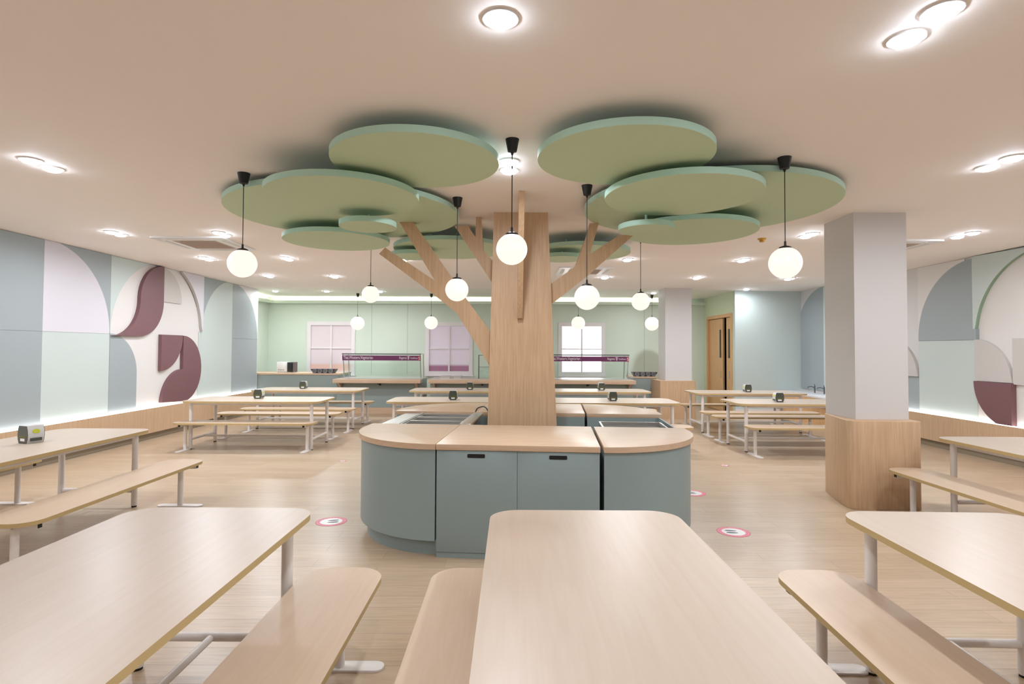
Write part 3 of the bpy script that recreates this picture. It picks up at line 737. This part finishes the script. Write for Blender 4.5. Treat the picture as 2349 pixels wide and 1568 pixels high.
benches = [
    ((-0.88, 1.97), H, 'bench in the left foreground, between the lower left table and the centre'),
    ((-0.20, 1.97), H, 'bench tucked against the left side of the centre foreground table'),
    ((1.585, 1.97), H - 0.03, 'bench in the right foreground, left of the lower right table'),
    ((-3.44, 4.92), H, 'bench left of the island running toward the left edge of the photo'),
    ((-5.18, 4.97), H, 'bench on the wall side of the table at the left edge'),
    ((4.0, 4.65), H, 'bench in front of the near column base'),
    ((-4.25, 9.07), 0, 'near side bench of the nearer left row table'),
    ((-4.25, 10.36), 0, 'far side bench of the nearer left row table'),
    ((-4.20, 11.16), 0, 'near side bench of the farther left row table'),
    ((-4.20, 12.64), 0, 'far side bench of the farther left row table'),
    ((-0.95, 8.85), 0, 'near side bench behind the island, left of the trunk'),
    ((1.70, 8.80), 0, 'near side bench behind the island, right of the trunk'),
    ((-0.95, 10.25), 0, 'far side bench of the middle table left of the trunk'),
    ((1.58, 10.15), 0, 'far side bench of the middle table right of the trunk'),
    ((-0.98, 11.2), 0, 'near side bench of the farthest middle table left of the trunk'),
    ((1.76, 11.2), 0, 'near side bench of the farthest middle table right of the trunk'),
    ((-0.98, 12.65), 0, 'far side bench of the farthest middle table left of the trunk'),
    ((1.76, 12.65), 0, 'far side bench of the farthest middle table right of the trunk'),
    ((4.80, 8.83), 0, 'near side bench of the nearer right row table'),
    ((4.76, 10.20), 0, 'far side bench of the nearer right row table'),
    ((4.78, 10.87), 0, 'near side bench of the farther right row table'),
    ((4.83, 12.42), 0, 'far side bench of the farther right row table')]
for i, (p, rz, lb) in enumerate(benches):
    if i == 0: BE.location = (*p, 0); BE.rotation_euler = (0, 0, rz); BE['label'] = lb; BE['group'] = GB
    else: dup(BE, (*p, 0), rz, lb, GB)

# napkin dispensers (dark face toward -y, white shell around)
nd = thing('napkin_dispenser', 'x', 'napkin dispenser')
prof = [(-0.052, 0.0), (0.052, 0.0), (0.066, 0.035), (0.071, 0.075), (0.066, 0.12), (0.052, 0.158), (-0.052, 0.158), (-0.066, 0.12), (-0.071, 0.075), (-0.066, 0.035)]
bm = B(); prism(bm, prof, -0.065, 0.065, 'y'); sh = finish(bm, 'shell', M['shell'], nd, ang=40)
for s in (-1, 1):
    bm = B(); ip = [(a * 0.985, 0.001 + b * 0.985) for a, b in prof]; prism(bm, ip, s * 0.0652, s * 0.069, 'y'); fa = finish(bm, 'face', M['napk'], nd, ang=40)
    bm = B(); box(bm, -0.03, 0.03, *sorted((s * 0.0691, s * 0.0700)), 0.022, 0.046); finish(bm, 'white_tag', M['white'], fa)
    bm = B(); box(bm, -0.045, 0.045, *sorted((s * 0.0691, s * 0.0700)), 0.052, 0.068); finish(bm, 'olive_band', M['olive'], fa)
    bm = B(); a, b = sorted((s * 0.067, s * 0.0745)); box(bm, a, b, -0.045, 0.045, 0.022, 0.048); finish(bm, 'side_label', M['napk'], sh)
    bm = B(); lathe(bm, [(0.026, 0.0), (0.026, 0.003), (0, 0.004)], 20)
    bmesh.ops.rotate(bm, verts=bm.verts, cent=(0, 0, 0), matrix=Matrix.Rotation(s * (PI / 2 - 0.12), 3, 'Y'))
    bmesh.ops.scale(bm, verts=bm.verts, vec=(1, 1.2, 0.75))
    bmesh.ops.translate(bm, verts=bm.verts, vec=(s * 0.0675, 0, 0.108)); finish(bm, 'side_window', M['lime'], sh)
disp = [((-4.33, 5.10), -0.35, 'white sided napkin dispenser on the table at the left edge'),
        ((-4.30, 9.62), 0.10, 'napkin dispenser on the nearer left row table'),
        ((-4.42, 12.0), 0.10, 'napkin dispenser on the farther left row table'),
        ((-0.98, 9.55), 0.05, 'napkin dispenser on the middle table just left of the trunk'),
        ((-0.87, 11.93), 0.05, 'napkin dispenser on the farthest middle table left of the trunk'),
        ((1.71, 9.50), 0, 'napkin dispenser on the middle table right of the trunk'),
        ((1.91, 11.93), 0, 'napkin dispenser on the farthest middle table right of the trunk'),
        ((4.48, 9.45), -0.10, 'napkin dispenser on the nearer right row table, beside the near column'),
        ((4.88, 11.65), -0.05, 'napkin dispenser on the farther right row table, below the double door')]
for i, (p, rz, lb) in enumerate(disp):
    if i == 0: nd.location = (*p, TT); nd.rotation_euler = (0, 0, rz); nd['label'] = lb; nd['group'] = 'napkin dispensers'
    else: dup(nd, (*p, TT), rz, lb, 'napkin dispensers')

# floor stickers
def sticker(x, y, rz, label, r=0.145):
    t = thing('floor_sticker', label, 'floor sticker', (x, y, 0), rz, 'round pink rimmed footprint stickers')
    bm = B(); lathe(bm, [(r, 0.0), (r, 0.001), (0, 0.001)], 40); finish(bm, 'outer_ring', M['magenta'], t)
    bm = B(); lathe(bm, [(r * 0.95, 0.0011), (r * 0.95, 0.0015), (0, 0.0015)], 40); finish(bm, 'pink_ring', M['pink'], t)
    bm = B(); lathe(bm, [(r * 0.70, 0.0016), (r * 0.70, 0.002), (0, 0.002)], 40); c = finish(bm, 'white_centre', M['white'], t)
    for s in (-1, 1):
        bm = B(); cx = s * r * 0.2
        prism(bm, [(cx + r * 0.12 * math.cos(a) * (1 + 0.25 * math.sin(a)), r * 0.12 + r * 0.36 * math.sin(a)) for a in [2 * PI * i / 20 for i in range(20)]], 0.0021, 0.0025); finish(bm, 'footprint', M['foot'], c)
    bm = B()
    for i in range(26):
        a = 2 * PI * i / 26; 
        if i % 7 == 0: continue
        cx, cy = r * 0.82 * math.cos(a), r * 0.82 * math.sin(a)
        lathe(bm, [(r * 0.035, 0.0016), (r * 0.035, 0.002), (0, 0.002)], 8, (cx, cy, 0))
    finish(bm, 'ring_marks', M['magenta'], t)
sticker(-1.706, 5.40, -1.35, 'pink rimmed footprint sticker on the floor left of the island')
sticker(2.025, 5.15, 1.45, 'pink rimmed footprint sticker on the floor right of the island')
sticker(2.10, 6.53, 1.5, 'pink rimmed footprint sticker half hidden by the right end of the island')
sticker(-2.46, 8.27, 0, 'tiny faded round floor sticker behind the island, left side', 0.05)
sticker(3.06, 8.09, 0, 'tiny faded round floor sticker near the right row benches', 0.06)

# ================================================================== SERVERY
YC = 14.2
def counter(x0, x1, y0, y1, z, label, open_end=False):
    t = thing('serving_counter', label, 'counter', (x0, y0, 0))
    w_ = x1 - x0; d = y1 - y0
    bm = B(); box(bm, 0, w_, 0, d, z - 0.04, z, bev=0.002); finish(bm, 'worktop', M['oakh'], t)
    bm = B(); box(bm, 0.01, w_ - 0.01, 0.02, d - 0.01, 0.16, z - 0.04); finish(bm, 'front_panel', M['cab2'], t)
    bm = B(); box(bm, 0.01, w_ - 0.01, 0.02, d - 0.01, 0, 0.16); finish(bm, 'plinth', M['oakh'], t)
    return t
counter(-7.10, -4.42, YC + 0.24, YC + 1.35, 1.0, 'tall left servery counter carrying the microwave')
def serving_line(x0, x1, label):
    t = thing('serving_line', label, 'counter', (x0, YC, 0))
    w_ = x1 - x0
    bm = B(); box(bm, 0, w_, 0.0, 0.8, 0.16, 0.87); finish(bm, 'front_panel', M['cab2'], t)
    bm = B(); box(bm, 0, w_, -0.005, 0.8, 0.0, 0.16); finish(bm, 'plinth', M['oakh'], t)
    bm = B(); box(bm, 0, w_, 0.001, 0.8, 0.87, 0.895); finish(bm, 'steel_top', M['steel'], t)
    bm = B(); box(bm, 0.0, w_, -0.32, -0.001, 0.79, 0.885, bev=0.003); finish(bm, 'tray_shelf', M['oakh'], t)
    for bx in (0.1, w_ * 0.5, w_ - 0.14):
        bm = B(); k = 0.07 if bx == w_ * 0.5 else 0.17
        prism(bm, [(-0.28, 0.789), (-0.001, 0.789), (-0.001, 0.789 - k)], bx, bx + 0.04, 'x'); finish(bm, 'bracket', M['oakh'] if bx != w_ * 0.5 else M['black'], t)
serving_line(-4.40, -2.24, 'left steel topped serving line with wood tray shelf')
serving_line(-2.04, 0.55, 'middle serving line with wood tray shelf, holding the steel pans')
serving_line(0.72, 3.08, 'right serving line with wood tray shelf below the daylit window')
counter(3.10, 3.70, YC + 0.1, YC + 1.0, 0.965, 'narrow blue grey cabinet between the right serving line and the far column')
def sneeze_guard(x0, x1, label):
    t = thing('sneeze_guard', label, 'sneeze guard', (x0, YC, 0.895), 0, 'glass sneeze guards with purple banner')
    w_ = x1 - x0; hg = 0.61
    for px in (0.02, w_ - 0.02):
        bm = B(); tube(bm, (px, 0.10, 0), (px, -0.02, hg), 0.012, 10); tube(bm, (px, 0.10, 0), (px, 0.10, 0.012), 0.03, 14); finish(bm, 'post', M['steel'], t)
        bm = B(); tube(bm, (px, 0.55, 0), (px, 0.45, hg), 0.012, 10)
        finish(bm, 'post', M['steel'], t)
    bm = B(); box(bm, 0, w_, -0.05, 0.5, hg, hg + 0.014, bev=0.002); finish(bm, 'top_glass', M['glass'], t)
    bm = B(); box(bm, 0, w_, -0.052, -0.03, hg - 0.012, hg + 0.016); finish(bm, 'top_rail', M['steel_dark'], t)
    bm = B(); prism(bm, [(-0.048, hg - 0.01), (0.02, 0.06), (0.026, 0.06), (-0.042, hg - 0.01)], 0.03, w_ - 0.03, 'x'); finish(bm, 'front_glass', M['glass'], t)
    bt, bb = hg - 0.035, hg - 0.16
    bm = B(); prism(bm, [(-0.052, bt), (-0.038, bb), (-0.035, bb), (-0.049, bt)], 0.01, w_ - 0.01, 'x'); bn = finish(bm, 'banner', M['purple'], t)
    rx = PI / 2 + 0.0
    text_part('Thai,Western,Vegetarian', 0.108, M['print_white'], bn, (0.04, -0.0545, bb + 0.036), (rx, 0, 0), 0.74)
    text_part('Regents', 0.085, M['print_white'], bn, (w_ * 0.725, -0.0545, bb + 0.042), (rx, 0, 0), 0.185)
    text_part('FoodHouse', 0.06, M['print_white'], bn, (w_ * 0.868, -0.0545, bb + 0.045), (rx, 0, 0), 0.18)
    bm = B(); bx = w_ * 0.852
    box(bm, bx - 0.008 - 0.02, bx + 0.008 - 0.02, -0.056, -0.0545, bb + 0.022, bb + 0.105); box(bm, bx - 0.05, bx + 0.012, -0.056, -0.0545, bb + 0.095, bb + 0.108); box(bm, bx - 0.045, bx + 0.01, -0.056, -0.0545, bb + 0.058, bb + 0.07)
    finish(bm, 'emblem', M['print_white'], bn)
    bm = B(); box(bm, w_ - 0.07, w_ - 0.015, -0.0555, -0.0535, bb + 0.005, bt - 0.005); rd = finish(bm, 'emblem', M['print_red'], bn)
    text_part('S', 0.11, M['print_white'], bn, (w_ - 0.065, -0.057, bb + 0.025), (rx, 0, 0))
sneeze_guard(-4.26, -2.27, 'glass sneeze guard with purple banner on the left serving line')
sneeze_guard(0.95, 2.97, 'glass sneeze guard with purple banner in front of the daylit window')
# plain steel frame guard left of the trunk
t = thing('steel_frame_guard', 'plain steel framed glass screen just left of the trunk', 'sneeze guard', (-0.82, YC, 0.895))
for px in (0.0, 1.15):
    bm = B(); box(bm, px - 0.012, px + 0.012, 0.04, 0.065, 0, 0.6); finish(bm, 'post', M['steel_dark'], t)
bm = B(); box(bm, 0.012, 1.138, 0.045, 0.06, 0.585, 0.6); box(bm, 0.012, 1.138, 0.045, 0.06, 0.29, 0.3); finish(bm, 'rail', M['steel_dark'], t)
bm = B(); box(bm, 0.012, 1.138, 0.049, 0.055, 0.02, 0.284); finish(bm, 'pane', M['glass'], t)
# steel pans
def pan(x, y, w_, d, label):
    t = thing('food_pan', label, 'pan', (x, y, 0.895), 0, 'steel food pans on the middle serving line')
    bm = B()
    box(bm, -w_ / 2, w_ / 2, -d / 2, d / 2, 0, 0.006); box(bm, -w_ / 2, -w_ / 2 + 0.006, -d / 2, d / 2, 0.006, 0.06); box(bm, w_ / 2 - 0.006, w_ / 2, -d / 2, d / 2, 0.006, 0.06)
    box(bm, -w_ / 2 + 0.006, w_ / 2 - 0.006, -d / 2, -d / 2 + 0.006, 0.006, 0.06); box(bm, -w_ / 2 + 0.006, w_ / 2 - 0.006, d / 2 - 0.006, d / 2, 0.006, 0.06)
    finish(bm, 'basin', M['steel'], t)
    bm = B(); box(bm, -w_ / 2 - 0.02, w_ / 2 + 0.02, -d / 2 - 0.02, d / 2 + 0.02, 0.0605, 0.066, bev=0.002); finish(bm, 'lid', M['steel'], t)
pan(-1.68, YC + 0.25, 0.24, 0.3, 'left steel food pan with lid below the second window')
pan(-1.36, YC + 0.25, 0.18, 0.3, 'right narrower steel food pan below the second window')
# microwave
t = thing('microwave', 'white microwave with dark door on the tall left counter', 'microwave', (-5.98, 15.0, 1.0))
bm = B(); box(bm, -0.26, 0.02, -0.02, 0.28, 0.012, 0.275, bev=0.004); mv = finish(bm, 'body', M['white'], t)
bm = B(); box(bm, 0.0202, 0.18, -0.02, 0.28, 0.012, 0.268); finish(bm, 'side_body', M['steel_dark'], t)
bm = B(); box(bm, 0.03, 0.175, -0.034, -0.0202, 0.02, 0.262, bev=0.003); d = finish(bm, 'door', M['oven_door'], t)
bm = B(); tube(bm, (0.15, -0.055, 0.05), (0.15, -0.055, 0.235), 0.01); tube(bm, (0.15, -0.055, 0.06), (0.15, -0.034, 0.06), 0.006); tube(bm, (0.15, -0.055, 0.225), (0.15, -0.034, 0.225), 0.006); finish(bm, 'handle', M['black'], d)
for i in range(4):
    bm = B(); box(bm, -0.22 + i * 0.045, -0.20 + i * 0.045, -0.023, -0.0202, 0.05, 0.08); finish(bm, 'button', M['tray'], mv)
for i, (fx, fy) in enumerate(((-0.22, 0.0), (0.15, 0.0), (-0.22, 0.25), (0.15, 0.25))):
    bm = B(); tube(bm, (fx, fy, 0), (fx, fy, 0.0115), 0.015, 10); finish(bm, 'foot', M['black'], t)
# cutlery trays
def cutlery(x, y, z, label):
    t = thing('cutlery_tray', label, 'tray', (x, y, z), 0, 'grey cutlery trays with round cups')
    bm = B(); prism(bm, [(-0.25, 0.0), (0.25, 0.0), (0.31, 0.095), (0.31, 0.11), (-0.31, 0.11), (-0.31, 0.095)], 0.03, 0.28, 'y'); finish(bm, 'tray_body', M['seam_dark'], t)
    for i in range(4):
        bm = B(); cx = -0.21 + i * 0.14
        tube(bm, (cx, -0.012, 0.06), (cx, 0.029, 0.055), 0.056, 20); c_ = finish(bm, 'cup', M['tray'], t)
        bm = B(); tube(bm, (cx, -0.016, 0.06), (cx, -0.0125, 0.06), 0.045, 20); finish(bm, 'cup_mouth', M['steel_dark'], c_)
    return t
cutlery(-4.86, YC + 0.30, 1.0, 'grey cutlery tray at the right end of the tall left counter')
cutlery(3.42, YC + 0.14, 0.965, 'grey cutlery tray on the narrow cabinet beside the far column')

# ================================================================== HAND WASH
t = thing('wash_trough', 'long white hand wash counter along the right wall behind the near column', 'sink', (XR, 11.6, 0))
bm = B(); box(bm, -0.60, -0.001, 0, 2.58, 0.60, 0.655, bev=0.006); finish(bm, 'basin_top', M['basin'], t)
bm = B(); box(bm, -0.60, -0.57, 0.0, 2.58, 0.42, 0.599); finish(bm, 'wood_apron', M['doorw'], t)
bm = B(); box(bm, -0.56, -0.1, 0.05, 2.55, 0.0, 0.598); finish(bm, 'cabinet_body', M['doorw'], t)
def tap(y, label):
    t = thing('tap', label, 'tap', (XR - 0.16, y, 0.655), 0, 'chrome basin taps')
    bm = B(); tube(bm, (0, 0, 0), (0, 0, 0.16), 0.016, 14); finish(bm, 'body', M['steel_dark'], t)
    bm = B(); path(bm, [(-0.01, 0, 0.12), (-0.08, 0, 0.15), (-0.15, 0, 0.14), (-0.17, 0, 0.11)], 0.011); finish(bm, 'spout', M['steel_dark'], t)
    bm = B(); tube(bm, (0, 0, 0.161), (-0.01, 0.0, 0.205), 0.009, 10); finish(bm, 'lever', M['steel_dark'], t)
tap(13.25, 'farthest chrome tap on the hand wash counter')
tap(12.85, 'middle chrome tap on the hand wash counter')
tap(12.45, 'nearest chrome tap on the hand wash counter')
